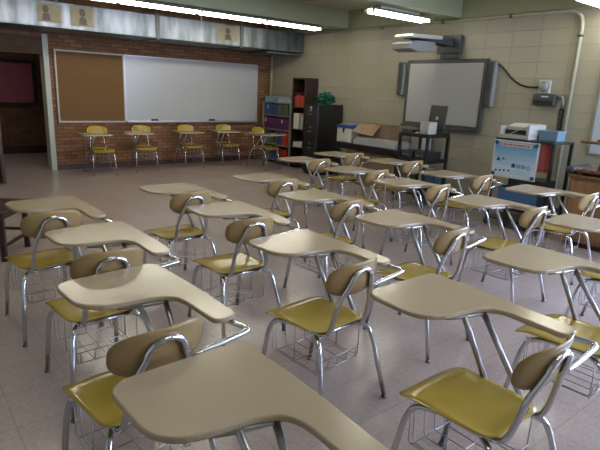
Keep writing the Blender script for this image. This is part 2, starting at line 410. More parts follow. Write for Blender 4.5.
def make_desk():
    r = thing('tablet_arm_desk', '', 'school desk')
    # seat shell
    def sz(x, y):
        z = .445
        ax = abs(x)
        if ax > .12: z += .013*((ax-.12)/.07)**2*max(0, min(1, (.17-y)/.12))
        if y > .14: z -= .036*((y-.14)/.105)**2
        if y < -.12: z += .022*((-y-.12)/.10)**2
        z -= .010*math.cos(min(1, ax/.2)*PI/2)*max(0, 1-(y/.2)**2)
        return z
    bm = bm_new(); shell(bm, rounded([(-.18, -.197), (.18, -.197), (.20, .245), (-.20, .245)], [.08, .08, .09, .09], 8), sz, .012, 9)
    obj('seat', bm, M['seat'], r)
    # backrest: rounded shell wrapped around the sitter
    tilt = .20
    def by(x, z): return -.278+.055*(x/.18)**2-tilt*z
    bm = bm_new()
    ol = []
    for i in range(48):
        a = 2*PI*i/48; c, s = math.cos(a), math.sin(a)
        ol.append((.180*math.copysign(abs(c)**.66, c), .088*math.copysign(abs(s)**.72, s)*(1 if s > 0 else 1.0)))
    shell(bm, ol, by, .012, 8, 'back')
    for v in bm.verts: v.co.z += .738
    obj('backrest', bm, [M['seat'], M['back']], r)
    # writing tablet
    pts = [(-.092, .545), (.40, .545), (.395, .15), (.365, -.205), (.255, -.205), (.27, .08), (.20, .145), (-.092, .19)]
    ol = rounded(pts, [.09, .05, .25, .05, .05, .08, .09, .14], 8)
    bm = bm_new(); add_prism(bm, ol, .7155, .737, .0065)
    t = obj('writing_tablet', bm, M['tablet'], r)
    # seat frame (two side rails and two cross tubes)
    bm = bm_new()
    add_tube(bm, [(-.135, .12, .415), (-.135, -.17, .418)], .0115)
    add_tube(bm, [(.135, .12, .415), (.135, -.17, .418)], .0115)
    add_tube(bm, [(-.135, -.15, .413), (.135, -.15, .413)], .0115)
    add_tube(bm, [(-.135, .09, .410), (.20, .09, .410), (.215, .05, .41)], .0115, fil=.03)
    obj('seat_frame', bm, M['chrome'], r)
    # four legs, each with its glide
    for sx, fy in ((-1, 1), (1, 1), (1, -1), (-1, -1)):
        bm = bm_new()
        if fy > 0: p = [(sx*.125, .03, .412), (sx*.172, .145, .408), (sx*.186, .175, .34), (sx*.20, .235, .012)]
        else: p = [(sx*.11, -.10, .412), (sx*.18, -.205, .410), (sx*.198, -.235, .34), (sx*.238, -.315, .012)]
        add_tube(bm, p, .0125, 10, .05)
        lg = obj('leg', bm, M['chrome'], r)
        q = p[-1]
        bm = bm_new(); add_lathe(bm, [(.009, .018), (.013, .014), (.017, .006), (.016, 0)], (q[0], q[1], 0), 12); obj('foot_glide', bm, M['glide'], lg)
    # back hoop
    bm = bm_new()
    L = [(-.128, .02, .425), (-.132, -.205, .425), (-.128, -.236, .50), (-.118, -.258, .62), (-.078, -.287, .71)]
    arc = [(-.072*math.cos(a), -.291-.012*math.sin(a), .725+.062*math.sin(a)) for a in [PI*k/10 for k in range(11)]]
    Rr = [(-x, y, z) for x, y, z in L[::-1]]
    path = fillet(L, .05)[:-1]+[Vector(p) for p in arc]+fillet(Rr, .05)[1:]
    add_tube(bm, path, .0125, 10)
    obj('back_hoop', bm, M['chrome'], r)
    # tube from the hoop to the end of the arm
    bm = bm_new(); add_tube(bm, [(.090, -.276, .672), (.16, -.282, .680), (.375, -.275, .694), (.335, -.17, .703), (.30, -.02, .706)], .0115, 10, .035)
    obj('arm_tube', bm, M['chrome'], r)
    # the two struts carrying the tablet
    for a, b in (((.13, .165, .708), (.205, .06, .405)), ((.235, .14, .708), (.205, -.11, .405))):
        bm = bm_new(); add_tube(bm, [a, b], .0125, 8)
        obj('strut', bm, M['dullmetal'], r)
    bm = bm_new(); add_tube(bm, [(.05, .20, .705), (.13, .165, .705), (.31, .12, .705), (.31, -.02, .706)], .010, 8, .04)
    obj('tablet_bracket', bm, M['dullmetal'], r)
    # wire book basket
    bm = bm_new(); w = .0026
    z = .215
    for k in range(5):
        x = -.14+.07*k
        add_tube(bm, [(x, .17, .40), (x, .155, z), (x, -.17, z), (x, -.175, z+.06)], w, 5, .02)
    for y in (.15, 0., -.17): add_tube(bm, [(-.16, y, z), (.16, y, z)], w, 5)
    for x in (-.16, .16):
        add_tube(bm, [(x, .17, .40), (x, .165, z+.005), (x, -.17, z+.005), (x, -.17, .40)], w, 5, .02)
        add_tube(bm, [(x, -.01, .40), (x, -.01, z)], w, 5)
    add_tube(bm, [(-.16, -.175, z+.06), (.16, -.175, z+.06)], w, 5)
    obj('book_basket', bm, M['wire'], r)
    return r

desk = make_desk()
COLN = ['leftmost column', 'second column from the left', 'middle column', 'fourth column from the left', 'rightmost column']
ROWN = ['nearest the camera', 'second from the camera', 'third from the camera', 'fourth from the camera', 'farthest from the camera']
# column, row, x, y, rotation (degrees)
SPOTS = [
    (0, 0, .548, .850, 2.), (0, 1, .648, 1.770, 5.), (0, 2, .785, 2.665, 3.2), (0, 3, .745, 3.60, 4.5),
    (1, 0, 1.716, .949, 0.), (1, 1, 1.717, 1.911, 4.), (1, 2, 1.764, 2.878, 0.), (1, 3, 1.788, 3.772, 3.2),
    (2, 0, 2.680, .99, 2.), (2, 1, 2.696, 2.046, 3.5), (2, 2, 2.680, 2.974, 3.), (2, 3, 2.796, 3.943, 1.),
    (3, 0, 3.90, 1.24, 3.), (3, 1, 3.87, 2.12, -1.), (3, 2, 3.975, 3.101, .8), (3, 3, 4.08, 3.98, 3.), (3, 4, 4.075, 4.93, 1.5),
    (4, 0, 4.95, 2.18, 3.), (4, 1, 4.95, 3.258, 1.2), (4, 2, 5.14, 4.354, -1.5), (4, 3, 4.957, 5.231, 1.8),
]
MAXR = {0: 4, 1: 4, 2: 4, 3: 5, 4: 4}
first = True
for c, rw, x, y, a in SPOTS:
    o = desk if first else dup_tree(desk)
    first = False
    o.location = (x-(.03 if c < 2 else .018), y, 0); o.rotation_euler = (0, 0, R(a))
    rn = ROWN[4] if rw == MAXR[c]-1 else ROWN[rw]
    tag(o, 'mustard-seated tablet-arm desk in the %s, %s' % (COLN[c], rn), 'school desk', 'tablet-arm desks in the classroom rows')
WALLSPOTS = [(2.96, 9.42, 176, 'yellow-seated tablet-arm desk against the brick wall under the cork board'),
             (3.80, 9.52, 170, 'tablet-arm desk by the brick wall under the left part of the whiteboard'),
             (4.80, 9.60, 177, 'tablet-arm desk at the brick wall, third from the doorway'),
             (5.68, 9.62, 172, 'tablet-arm desk at the brick wall, half hidden behind the turned desk'),
             (6.14, 8.84, 190, 'tablet-arm desk turned at the right end of the whiteboard, beside the bookshelf')]
for x, y, a, lb in WALLSPOTS:
    o = dup_tree(desk); o.location = (x, y, 0); o.rotation_euler = (0, 0, R(a))
    tag(o, lb, 'school desk', 'tablet-arm desks lined along the brick wall')

# ------------------------------------------------------------------ fluorescent lights
def lamp(x0, y, label, zb=2.672, ln=1.22, top=2.78):
    r = thing('fluorescent_light', label, 'ceiling light', (x0+ln/2, y, zb), 0, 'fluorescent ceiling lights')
    bm = bm_new()
    add_prism(bm, [(y-.12, zb+.035), (y-.05, zb+.075), (y+.05, zb+.075), (y+.12, zb+.035), (y+.115, zb+.03), (y+.045, zb+.05), (y-.045, zb+.05), (y-.115, zb+.03)], x0, x0+ln, plane='yz')
    obj('reflector', bm, M['lampmetal'], r)
    for s in (-1, 1):
        bm = bm_new(); add_tube(bm, [(x0+.03, y+s*.065, zb+.018), (x0+ln-.03, y+s*.065, zb+.018)], .021, 10); obj('tube', bm, M['tube'], r)
        for e in (x0+.016, x0+ln-.016):
            bm = bm_new(); add_box(bm, (e-.014, y+s*.065-.018, zb-.004), (e+.014, y+s*.065+.018, zb+.05), .006); obj('lamp_holder', bm, M['tubeend'], r)
    bm = bm_new()
    add_box(bm, (x0+.2, y-.03, zb+.07), (x0+ln-.2, y+.03, top), .003)
    obj('mount', bm, M['lampmetal'], r)
for k, nm in enumerate(('end unit over the bookshelves', 'second unit from the block wall', 'third unit from the block wall', 'leftmost unit in view')):
    lamp(5.30-1.24*k, 7.76, 'lit twin-tube fluorescent light along the far duct, %s' % nm, 2.70)
lamp(5.33, 5.30, 'lit twin-tube fluorescent light above the interactive whiteboard'); lamp(2.1, 5.30, 'added unseen fluorescent light of the middle row above the room centre')  # lamp over the room centre is out of view, added for overhead light
lamp(5.95, 2.78, 'lit fluorescent light at the upper right corner of the photo'); lamp(2.9, 2.78, 'added unseen fluorescent light of the near row above the desks')  # lamp above the desks is an unseen extra, added to light them
lamp(.2, 5.30, 'added unseen fluorescent light of the middle row near the left wall'); lamp(.4, 2.78, 'added unseen fluorescent light of the near row near the left wall')  # both lamps added out of view to strengthen the light from above
lamp(1.2, -.2, 'added unseen fluorescent light of the rear row, left one'); lamp(4.2, -.2, 'added unseen fluorescent light of the rear row, right one')  # rear row added behind the camera for its light, never in view
lamp(.0, 11.4, 'added unseen fluorescent light on the hallway ceiling beyond the doorway', 2.9, 1.22, ZC)  # unseen lamp added to brighten the dark hallway

# ------------------------------------------------------------------ air duct and the prints taped to it
du = thing('air_duct', 'galvanised sheet-metal air duct under the ceiling along the brick wall', 'duct', (3, 9.3, 2.37))
bm = bm_new(); add_box(bm, (XL+.02, 8.90, 2.37), (XW-.035, 9.70, 2.755), .012); obj('duct_body', bm, M['duct'], du)
for x in (.9, 3.86, 5.55):
    bm = bm_new()
    add_box(bm, (x-.035, 8.882, 2.352), (x+.035, 9.72, 2.37)); add_box(bm, (x-.035, 8.882, 2.37), (x+.035, 8.90, 2.765)); add_box(bm, (x-.035, 8.90, 2.755), (x+.035, 9.72, 2.765))
    obj('flange_joint', bm, M['darkgrey'], du)
bm = bm_new()
for x in (.4, 2.35, 4.9, 6.4): add_box(bm, (x-.015, 9.28, 2.755), (x+.015, 9.30, ZC)); 
obj('hanger_strap', bm, M['dullmetal'], du)
bm = bm_new(); add_box(bm, (6.2, 8.95, 2.31), (7.05, 9.6, 2.352), .006); obj('duct_outlet', bm, M['darkgrey'], du)
for i, (x0, x1, z0, z1, lb) in enumerate(((1.97, 2.31, 2.445, 2.715, 'leftmost aged portrait print taped to the air duct'), (2.44, 2.80, 2.43, 2.73, 'aged figure print taped to the duct, right of the portrait print'), (5.04, 5.45, 2.45, 2.715, 'small aged print at the right end of the air duct'))):
    r = thing('taped_print', lb, 'print', (x0, 8.90, z0), 0, 'aged prints taped to the air duct')
    boxobj('sheet', (x0, 8.894, z0), (x1, 8.899, z1), M['old'], r, 0)
    w, h = x1-x0, z1-z0; bm = bm_new()
    cx, cz = x0+w*(.35 if i == 0 else .5), z0+h*.68
    add_prism(bm, [(cx+w*.13*math.cos(a), cz+h*.2*math.sin(a)) for a in [2*PI*k/14 for k in range(14)]], 8.8915, 8.8942, plane='xz')
    add_prism(bm, [(cx-w*.17, z0+h*.08), (cx+w*.2, z0+h*.08), (cx+w*.14, z0+h*.42), (cx, z0+h*.5), (cx-w*.12, z0+h*.42)], 8.8915, 8.8942, plane='xz')
    obj('printed_figure', bm, M['oldink'], r)

# ------------------------------------------------------------------ boards on the brick wall
r = thing('cork_board', 'brown cork board in a pale frame, left of the whiteboard', 'board', (3.05, YW, .88))
boxobj('cork_panel', (2.47, YW-.028, .89), (3.64, YW-.002, 2.095), M['cork'], r, 0)
bm = bm_new(); y0, y1 = YW-.04, YW-.001
add_box(bm, (2.44, y0, .86), (2.47, y1, 2.125), .003); add_box(bm, (2.47, y0, 2.095), (3.64, y1, 2.125), .003); add_box(bm, (2.47, y0, .86), (3.64, y1, .89), .003); add_box(bm, (3.64, y0, .86), (3.665, y1, 2.125), .003)
obj('frame', bm, M['whiteframe'], r)
r = thing('whiteboard', 'long whiteboard on the brick wall beside the cork board', 'board', (5.2, YW, .88))
boxobj('writing_surface', (3.69, YW-.028, .90), (6.69, YW-.002, 2.10), M['white'], r, 0)
bm = bm_new()
add_box(bm, (3.667, y0, .88), (3.69, y1, 2.122), .003); add_box(bm, (6.69, y0, .88), (6.713, y1, 2.122), .003); add_box(bm, (3.69, y0, 2.10), (6.69, y1, 2.122), .003); add_box(bm, (3.69, y0, .88), (6.69, y1, .90), .003)
obj('frame', bm, M['alu'], r)
bm = bm_new(); add_box(bm, (3.69, YW-.095, .862), (6.69, YW-.002, .878), .004); add_box(bm, (3.69, YW-.095, .878), (6.69, YW-.088, .89), .002); obj('pen_tray', bm, M['alu'], r)
for x, lb in ((4.24, 'black eraser on the whiteboard tray, left of centre'), (5.53, 'black eraser on the whiteboard tray, right of centre')):
    r = thing('board_eraser', lb, 'eraser', (x, YW-.06, .8915), 0, 'erasers on the whiteboard tray')
    boxobj('felt_pad', (x-.075, YW-.086, .8915), (x+.075, YW-.05, .905), M['darkgrey'], r, .002); boxobj('grip', (x-.07, YW-.082, .905), (x+.07, YW-.052, .932), M['blacksat'], r, .008)
# bulletin board on the hallway wall
r = thing('bulletin_board', 'maroon bulletin board in a dark frame seen through the doorway', 'board', (2.0, YH, 1.2))
boxobj('felt_panel', (1.2, YH-.03, 1.10), (2.60, YH-.003, 1.92), M['maroon'], r, 0)
bm = bm_new(); y0, y1 = YH-.045, YH-.002
for a, b in (((1.12, y0, 1.03), (1.2, y1, 1.99)), ((2.60, y0, 1.03), (2.68, y1, 1.99)), ((1.2, y0, 1.92), (2.60, y1, 1.99)), ((1.2, y0, 1.03), (2.60, y1, 1.10))): add_box(bm, a, b, .004)
obj('frame', bm, M['black_base'], r)

# ------------------------------------------------------------------ block wall fittings
X = XW
r = thing('interactive_whiteboard', 'interactive whiteboard in a grey frame on the block wall', 'board', (X, 5.26, 1.12))
boxobj('screen', (X-.058, 4.56, 1.175), (X-.02, 5.97, 2.125), M['sboard'], r, 0)
bm = bm_new(); a0, a1 = X-.07, X-.012
add_box(bm, (a0, 4.50, 1.13), (a1, 4.56, 2.18), .006); add_box(bm, (a0, 5.97, 1.13), (a1, 6.02, 2.18), .006); add_box(bm, (a0, 4.56, 2.125), (a1, 5.97, 2.18), .006)
obj('frame', bm, M['darkgrey'], r)
bm = bm_new(); add_box(bm, (X-.115, 4.50, 1.095), (a1, 6.02, 1.13), .006); add_box(bm, (X-.115, 4.56, 1.13), (X-.105, 5.97, 1.15), .002); add_box(bm, (a0, 4.56, 1.13), (a1, 5.97, 1.175), .002); obj('pen_tray', bm, M['darkgrey'], r)
for (ya, yb, lb) in ((6.07, 6.19, 'tall grey speaker bar left of the interactive whiteboard'), (4.355, 4.475, 'tall grey speaker bar right of the interactive whiteboard')):
    r = thing('wall_speaker', lb, 'speaker', (X, (ya+yb)/2, 1.62), 0, 'speakers beside the interactive whiteboard')
    z0, z1 = (1.70, 2.15) if ya > 6 else (1.585, 2.14)
    zl = z1-.42 if ya < 6 else z1-.34
    boxobj('cabinet', (X-.10, ya+.022, z0-.10), (X-.004, yb, z1), M['darkgrey'], r, .008); boxobj('side_rail', (X-.085, ya, z0-.09), (X-.004, ya+.021, z1-.01), M['grey'], r, .004)
    boxobj('grille', (X-.106, ya+.03, zl), (X-.098, yb-.012, z1-.02), M['blacksat'], r, .003)
    bm = bm_new(); add_lathe(bm, [(.03, 0), (.03, -.01), (.022, -.018), (.01, -.02)], (X-.10, (ya+yb)/2, z0-.03), 14, 'x'); obj('volume_knob', bm, M['darkgrey'], r)
r = thing('wall_projector', 'short-throw projector on a wall arm above the interactive whiteboard', 'projector', (X, 5.2, 2.25))
bm = bm_new(); add_box(bm, (X-.10, 5.00, 2.26), (X-.004, 5.42, 2.535), .01); add_box(bm, (X-.08, 5.06, 2.19), (X-.004, 5.36, 2.26), .006); obj('mount_box', bm, M['darkgrey'], r)
bm = bm_new(); add_prism(bm, [(X-.09, 2.36), (X-.09, 2.49), (X-.30, 2.475), (X-1.02, 2.44), (X-1.02, 2.405), (X-.32, 2.385)], 5.12, 5.33, .006, plane='xz'); ba = obj('boom_arm', bm, M['darkgrey'], r)
bm = bm_new(); add_prism(bm, [(X-.45, 2.43), (X-.45, 2.485), (X-1.12, 2.455), (X-1.15, 2.425), (X-1.12, 2.405)], 5.06, 5.40, .01, plane='xz'); obj('boom_cover', bm, M['offwhite'], ba)
bm = bm_new(); add_prism(bm, [(X-.62, 2.385), (X-1.06, 2.37), (X-1.20, 2.32), (X-1.18, 2.25), (X-1.02, 2.215), (X-.66, 2.25)], 5.04, 5.42, .02, plane='xz'); pj = obj('projector_body', bm, M['grey'], r)
bm = bm_new(); add_lathe(bm, [(.055, -.02), (.058, .06), (.045, .09), (.01, .095)], (X-.62, 5.23, 2.315), 16, 'x'); 
obj('lens', bm, M['black'], pj)
bm = bm_new(); add_tube(bm, [(X-.02, 4.36, 2.10), (X-.02, 4.28, 2.06), (X-.02, 4.12, 1.90), (X-.02, 3.95, 1.80), (X-.02, 3.78, 1.785), (X-.02, 3.69, 1.79)], .012, 8, .08)
tag(obj('black_cable', bm, M['black']), 'black cable looping from the right speaker to the white wall fitting', 'cable')
r = thing('alarm_fitting', 'round white alarm fitting on the block wall above the dark wall box', 'alarm', (X, 3.62, 1.75))
boxobj('back_plate', (X-.03, 3.53, 1.71), (X-.003, 3.70, 1.89), M['offwhite'], r, .01)
bm = bm_new(); add_lathe(bm, [(.072, 0), (.07, -.03), (.05, -.05), (.02, -.055)], (X-.03, 3.615, 1.80), 20, 'x'); obj('dome', bm, M['grey'], r)
r = thing('wall_box', 'dark metal wall box with a white label, below the alarm fitting', 'wall box', (X, 3.56, 1.54))
boxobj('case', (X-.10, 3.42, 1.545), (X-.003, 3.715, 1.70), M['darkgrey'], r, .008)
boxobj('label_strip', (X-.104, 3.50, 1.655), (X-.099, 3.60, 1.675), M['labelw'], r, 0)
bm = bm_new(); add_box(bm, (X-.105, 3.43, 1.555), (X-.099, 3.705, 1.615), .002); obj('vent', bm, M['black'], r)
bm = bm_new(); add_tube(bm, [(X-.03, 3.42, 1.68), (X-.03, 3.335, 1.67), (X-.03, 3.325, 1.55)], .018, 8, .07); obj('elbow_conduit', bm, M['grey'], r)
bm = bm_new(); add_tube(bm, [(X-.028, YW-.8, ZB-.03), (X-.028, 3.37, ZB-.03), (X-.028, 3.245, ZB-.13), (X-.028, 3.245, .15)], .024, 10, .14)
cd = obj('wall_conduit', bm, M['cream']); tag(cd, 'cream conduit pipe running along the wall top and down the block wall', 'pipe')
bm = bm_new()
for y in (4.25, 5.4, 6.7):
    add_box(bm, (X-.055, y-.02, ZB-.06), (X-.003, y+.02, ZB-.003), .006); obj('conduit_clip', bm, M['darkgrey'], cd); bm = bm_new()
add_box(bm, (X-.06, 3.215, 2.42), (X-.003, 3.275, 2.45), .006)
obj('conduit_clip', bm, M['darkgrey'], cd)
r = thing('power_strip', 'black power strip fixed upright on the block wall beside the conduit', 'power strip', (X, 3.33, 1.2))
boxobj('strip_body', (X-.045, 3.305, 1.235), (X-.003, 3.355, 1.52), M['black'], r, .008)
for k in range(4): boxobj('outlet', (X-.05, 3.317, 1.26+.065*k), (X-.044, 3.343, 1.295+.065*k), M['darkgrey'], r, .003)
r = thing('wall_panel', 'pale blue panel on the block wall at the right edge', 'panel', (X, 2.4, 1.0))
boxobj('panel_face', (X-.022, 2.02, .985), (X-.003, 2.89, 2.23), M['panel'], r, 0)
bm = bm_new()
for a, b in (((X-.03, 2.885, .96), (X-.003, 2.91, 2.255)), ((X-.03, 2.0, .96), (X-.003, 2.02, 2.255)), ((X-.03, 2.02, 2.23), (X-.003, 2.885, 2.255)), ((X-.03, 2.02, .96), (X-.003, 2.885, .985))): add_box(bm, a, b, .003)
obj('frame', bm, M['grey'], r)

# ------------------------------------------------------------------ shelves, binders and cabinet in the corner
def shelf_unit(name, label, x0, x1, y0, y1, zt, levels, m, th=.03):
    r = thing(name, label, 'bookshelf', ((x0+x1)/2, (y0+y1)/2, 0))
    for y in (y0, y1-th):
        boxobj('side_panel', (x0, y, 0), (x1, y+th, zt), m, r, .003)
    for z in levels: boxobj('shelf', (x0+.004, y0+th, z-.025), (x1-.012, y1-th, z), m, r, .002)
    boxobj('back_panel', (x1-.012, y0+th, .02), (x1, y1-th, zt), m, r, 0)
    return r
SX = 6.78
LV1 = [.08, .42, .76, 1.06, 1.34]
shelf_unit('metal_bookshelf', 'grey-green bookshelf full of coloured binders in the corner', SX, XW-.015, 8.86, 9.93, 1.34, LV1, M['shelfmetal'], .05)
LV2 = [.08, .44, .82, 1.28, 1.56, 1.855]
shelf_unit('dark_bookcase', 'tall dark brown bookcase between the grey bookshelf and the filing cabinet', SX, XW-.015, 8.40, 8.84, 1.86, LV2, M['darkwood'], .03)

def binder(x0, y0, z0, w, d, h, m, label, group, lean=0.):
    """ring binder standing with its spine towards -x"""
    r = thing('binder', label, 'binder', (x0+d/2, y0+w/2, z0), 0, group)
    sh = Matrix.Identity(4)
    bm = bm_new()
    add_box(bm, (x0, y0+.003, z0), (x0+.004, y0+w-.003, z0+h), .0015)
    for y in (y0, y0+w-.004): add_box(bm, (x0+.003, y, z0), (x0+d, y+.004, z0+h), .001)
    if lean:
        for v in bm.verts: v.co.y += lean*(v.co.z-z0)
    obj('cover', bm, m, r)
    bm = bm_new(); add_box(bm, (x0+.012, y0+.006, z0+.012), (x0+d-.015, y0+w-.006, z0+h-.012))
    if lean:
        for v in bm.verts: v.co.y += lean*(v.co.z-z0)
    obj('pages', bm, M['paper'], r)
    bm = bm_new(); add_box(bm, (x0-.0015, y0+w*.25, z0+h*.55), (x0+.001, y0+w*.75, z0+h*.85))
    if lean:
        for v in bm.verts: v.co.y += lean*(v.co.z-z0)
    obj('spine_label', bm, M['labelw'] if random.random() < .08 else m, r)
    return r
ORD = ['first', 'second', 'third', 'fourth', 'fifth', 'sixth', 'seventh', 'eighth', 'ninth', 'tenth', 'eleventh', 'twelfth']
def row(y, z, specs, h, shelf, group):
    for i, (w, m, cn) in enumerate(specs):
        y -= w
        binder(SX+.015, y, z+.001, w-.004, .24, h*random.uniform(.95, 1), M[m], '%s binder, %s from the left on the %s' % (cn, ORD[i], shelf), group)
row(9.87, 1.06, [(.085, 'blue', 'blue')]*3+[(.09, 'navy', 'navy')]*3+[(.085, 'green2', 'dark green'), (.08, 'brownc', 'brown'), (.09, 'brownc', 'brown'), (.085, 'green2', 'dark green')], .24, 'top shelf of the grey bookshelf', 'binders on the top shelf of the grey bookshelf')
row(9.87, .76, [(.105, 'purple', 'purple')]*9, .245, 'second shelf of the grey bookshelf', 'purple binders on the second shelf of the grey bookshelf')
row(9.36, .42, [(.09, 'blue', 'blue')]*2+[(.095, 'orange', 'orange')]*2, .29, 'third shelf of the grey bookshelf', 'binders on the third shelf of the grey bookshelf')
row(9.60, .08, [(.10, 'navy', 'navy')]*3+[(.10, 'red', 'red')]*3, .26, 'lowest shelf of the grey bookshelf', 'binders on the lowest shelf of the grey bookshelf')
for i in range(4):
    binder(SX+.015, 8.46+.075*i, 1.281, .068, .22, .22+.015*(i % 3), M['red'] if i % 2 else M['orange'], '%s binder on the red-binder shelf of the tall bookcase, %s from its right side' % ('red' if i % 2 else 'orange', ORD[i]), 'red binders in the tall dark bookcase', .12)
for i, (y, w) in enumerate(((8.60, .09), (8.70, .08))):
    binder(SX+.015, y, .821, w, .22, .32, M['paper'], 'white binder standing in the tall dark bookcase, %s one' % ('right' if i == 0 else 'left'), 'white binders in the tall dark bookcase')
binder(SX+.015, 8.47, .821, .06, .2, .27, M['ltgrey'], 'grey binder leaning right of the white binders in the tall bookcase', None, 0.)
r = thing('paper_stack', 'stack of white paper on a low shelf of the tall bookcase', 'paper', (SX+.15, 8.6, .44))
bm = bm_new()
for k in range(4): add_box(bm, (SX+.02+.004*(k % 2), 8.49, .441+.025*k), (SX+.25, 8.78-.006*(k % 3), .465+.025*k), .003)
obj('paper_ream', bm, M['paper'], r)
def tub(name, label, a, b, m, lid=None, group=None):
    r = thing(name, label, 'box', ((a[0]+b[0])/2, (a[1]+b[1])/2, a[2]), 0, group)
    t = .006; bm = bm_new(); h = b[2]
    add_box(bm, a, (b[0], b[1], a[2]+t), .002)
    for p, q in (((a[0], a[1]), (a[0]+t, b[1])), ((b[0]-t, a[1]), (b[0], b[1])), ((a[0]+t, a[1]), (b[0]-t, a[1]+t)), ((a[0]+t, b[1]-t), (b[0]-t, b[1]))):
        add_box(bm, (p[0], p[1], a[2]+t), (q[0], q[1], h), .001)
    obj('bin_body', bm, m, r)
    bm = bm_new()
    for p, q in (((a[0]-.012, a[1]-.012), (a[0], b[1]+.012)), ((b[0], a[1]-.012), (b[0]+.012, b[1]+.012)), ((a[0], a[1]-.012), (b[0], a[1])), ((a[0], b[1]), (b[0], b[1]+.012))): add_box(bm, (p[0], p[1], h-.018), (q[0], q[1], h), .003)
    obj('rim', bm, m, r)
    if lid: 
        bm = bm_new(); add_box(bm, (a[0]-.014, a[1]-.014, h), (b[0]+.014, b[1]+.014, h+.018), .006); add_box(bm, (a[0]+.03, a[1]+.03, h+.018), (b[0]-.03, b[1]-.03, h+.026), .004); obj('lid', bm, lid, r)
    return r
tub('storage_bin', 'pale blue plastic bin on top of the grey bookshelf', (SX+.03, 9.45, 1.341), (XW-.05, 9.88, 1.455), M['paleblue'])
tub('storage_bin', 'cloudy clear plastic bin on top of the grey bookshelf', (SX+.03, 8.92, 1.341), (XW-.05, 9.40, 1.45), M['clear'])
# filing cabinet
r = thing('filing_cabinet', 'black four-drawer filing cabinet beside the dark bookcase', 'filing cabinet', (6.78, 7.79, 0))
boxobj('cabinet_body', (6.47, 7.60, .02), (7.11, 7.99, 1.36), M['black'], r, .01); boxobj('plinth', (6.50, 7.61, 0), (7.10, 7.98, .02), M['black'], r, 0)
for k in range(4):
    z0 = .06+.32*k; dr = boxobj('drawer', (6.447, 7.615, z0), (6.472, 7.975, z0+.305), M['black'], r, .006)
    bm = bm_new(); add_tube(bm, [(6.447, 7.75, z0+.15), (6.425, 7.755, z0+.15), (6.425, 7.835, z0+.15), (6.447, 7.84, z0+.15)], .007, 8, .015); obj('handle', bm, M['dullmetal'], dr)
    bm = bm_new(); add_box(bm, (6.444, 7.765, z0+.215), (6.448, 7.825, z0+.24), .001); obj('label_holder', bm, M['dullmetal'], dr)
    if k == 3:
        bm = bm_new(); add_box(bm, (6.4425, 7.76, z0+.255), (6.4475, 7.815, z0+.30), .002); obj('sticker', bm, M['labelw'], dr)
# green foil bag on it
bm = bm_new(); t = bmesh.new(); bmesh.ops.create_icosphere(t, subdivisions=4, radius=1)
for v in t.verts:
    p = v.co; k = 1+.22*math.sin(7*p.x+3*p.y)*math.cos(6*p.z+2*p.x)+.16*math.sin(13*p.y+5*p.z)
    v.co = Vector((6.80+.15*p.x*k, 7.79+.16*p.y*k, 1.362+max(0, .10+.115*p.z*k)))
merge(bm, t, 0); tag(obj('crumpled_bag', bm, M['foil']), 'crumpled shiny green bag on top of the filing cabinet', 'bag')

# ------------------------------------------------------------------ dark table with boxes
TX0, TX1, TY0, TY1, TZ = 6.43, 7.08, 5.50, 7.06, .735
r = thing('work_table', 'black work table with boxes along the block wall', 'table', ((TX0+TX1)/2, (TY0+TY1)/2, 0))
boxobj('table_top', (TX0, TY0, TZ-.03), (TX1, TY1, TZ), M['black'], r, .005)
bm = bm_new(); add_box(bm, (TX0+.04, TY0+.06, TZ-.11), (TX0+.06, TY1-.06, TZ-.03)); add_box(bm, (TX1-.06, TY0+.06, TZ-.11), (TX1-.04, TY1-.06, TZ-.03)); obj('apron', bm, M['black'], r)
for x in (TX0+.05, TX1-.05):
    for y in (TY0+.07, TY1-.07):
        bm = bm_new(); add_box(bm, (x-.022, y-.022, 0), (x+.022, y+.022, TZ-.03), .004); obj('leg', bm, M['black'], r)
r = thing('storage_box', 'white storage box with a blue lid on the left end of the black table', 'box', (6.58, 6.85, TZ))
boxobj('box_body', (6.46, 6.66, TZ+.001), (6.74, 7.03, 1.0), M['offwhite'], r, .012)
boxobj('lid', (6.45, 6.65, .985), (6.75, 7.04, 1.045), M['blue'], r, .012); boxobj('lid_top', (6.49, 6.69, 1.045), (6.71, 7.0, 1.06), M['paleblue'], r, .006)
bm = bm_new(); add_box(bm, (6.45, 6.84, .90), (6.461, 6.87, .985), .003); add_box(bm, (6.452, 6.825, .955), (6.461, 6.885, .985), .003); obj('latch', bm, M['blacksat'], r)
def carton(name, label, a, b, m, flaps=(), group=None):
    r = thing(name, label, 'box', ((a[0]+b[0])/2, (a[1]+b[1])/2, a[2]), 0, group); t = .006; bm = bm_new()
    add_box(bm, a, (b[0], b[1], a[2]+t))
    for p, q in (((a[0], a[1]), (a[0]+t, b[1])), ((b[0]-t, a[1]), (b[0], b[1])), ((a[0]+t, a[1]), (b[0]-t, a[1]+t)), ((a[0]+t, b[1]-t), (b[0]-t, b[1]))): add_box(bm, (p[0], p[1], a[2]+t), (q[0], q[1], b[2]))
    obj('carton', bm, m, r)
    for pts in flaps:
        bm = bm_new(); vs = [bm.verts.new(p) for p in pts]; nrm = (Vector(pts[1])-Vector(pts[0])).cross(Vector(pts[2])-Vector(pts[0])).normalized()*t
        v2 = [bm.verts.new(Vector(p)+nrm) for p in pts]; k = len(pts); bm.faces.new(vs); bm.faces.new(v2[::-1])
        for i in range(k): bm.faces.new((vs[i], v2[i], v2[(i+1) % k], vs[(i+1) % k]))
        obj('flap', bm, m, r)
    return r
carton('cardboard_box', 'open cardboard box with its flap hanging forward on the black table', (6.62, 6.08, .865), (7.05, 6.61, 1.085), M['card'],
       [[(6.618, 6.10, 1.085), (6.618, 6.60, 1.085), (6.47, 6.66, .94), (6.47, 6.14, .90)]])
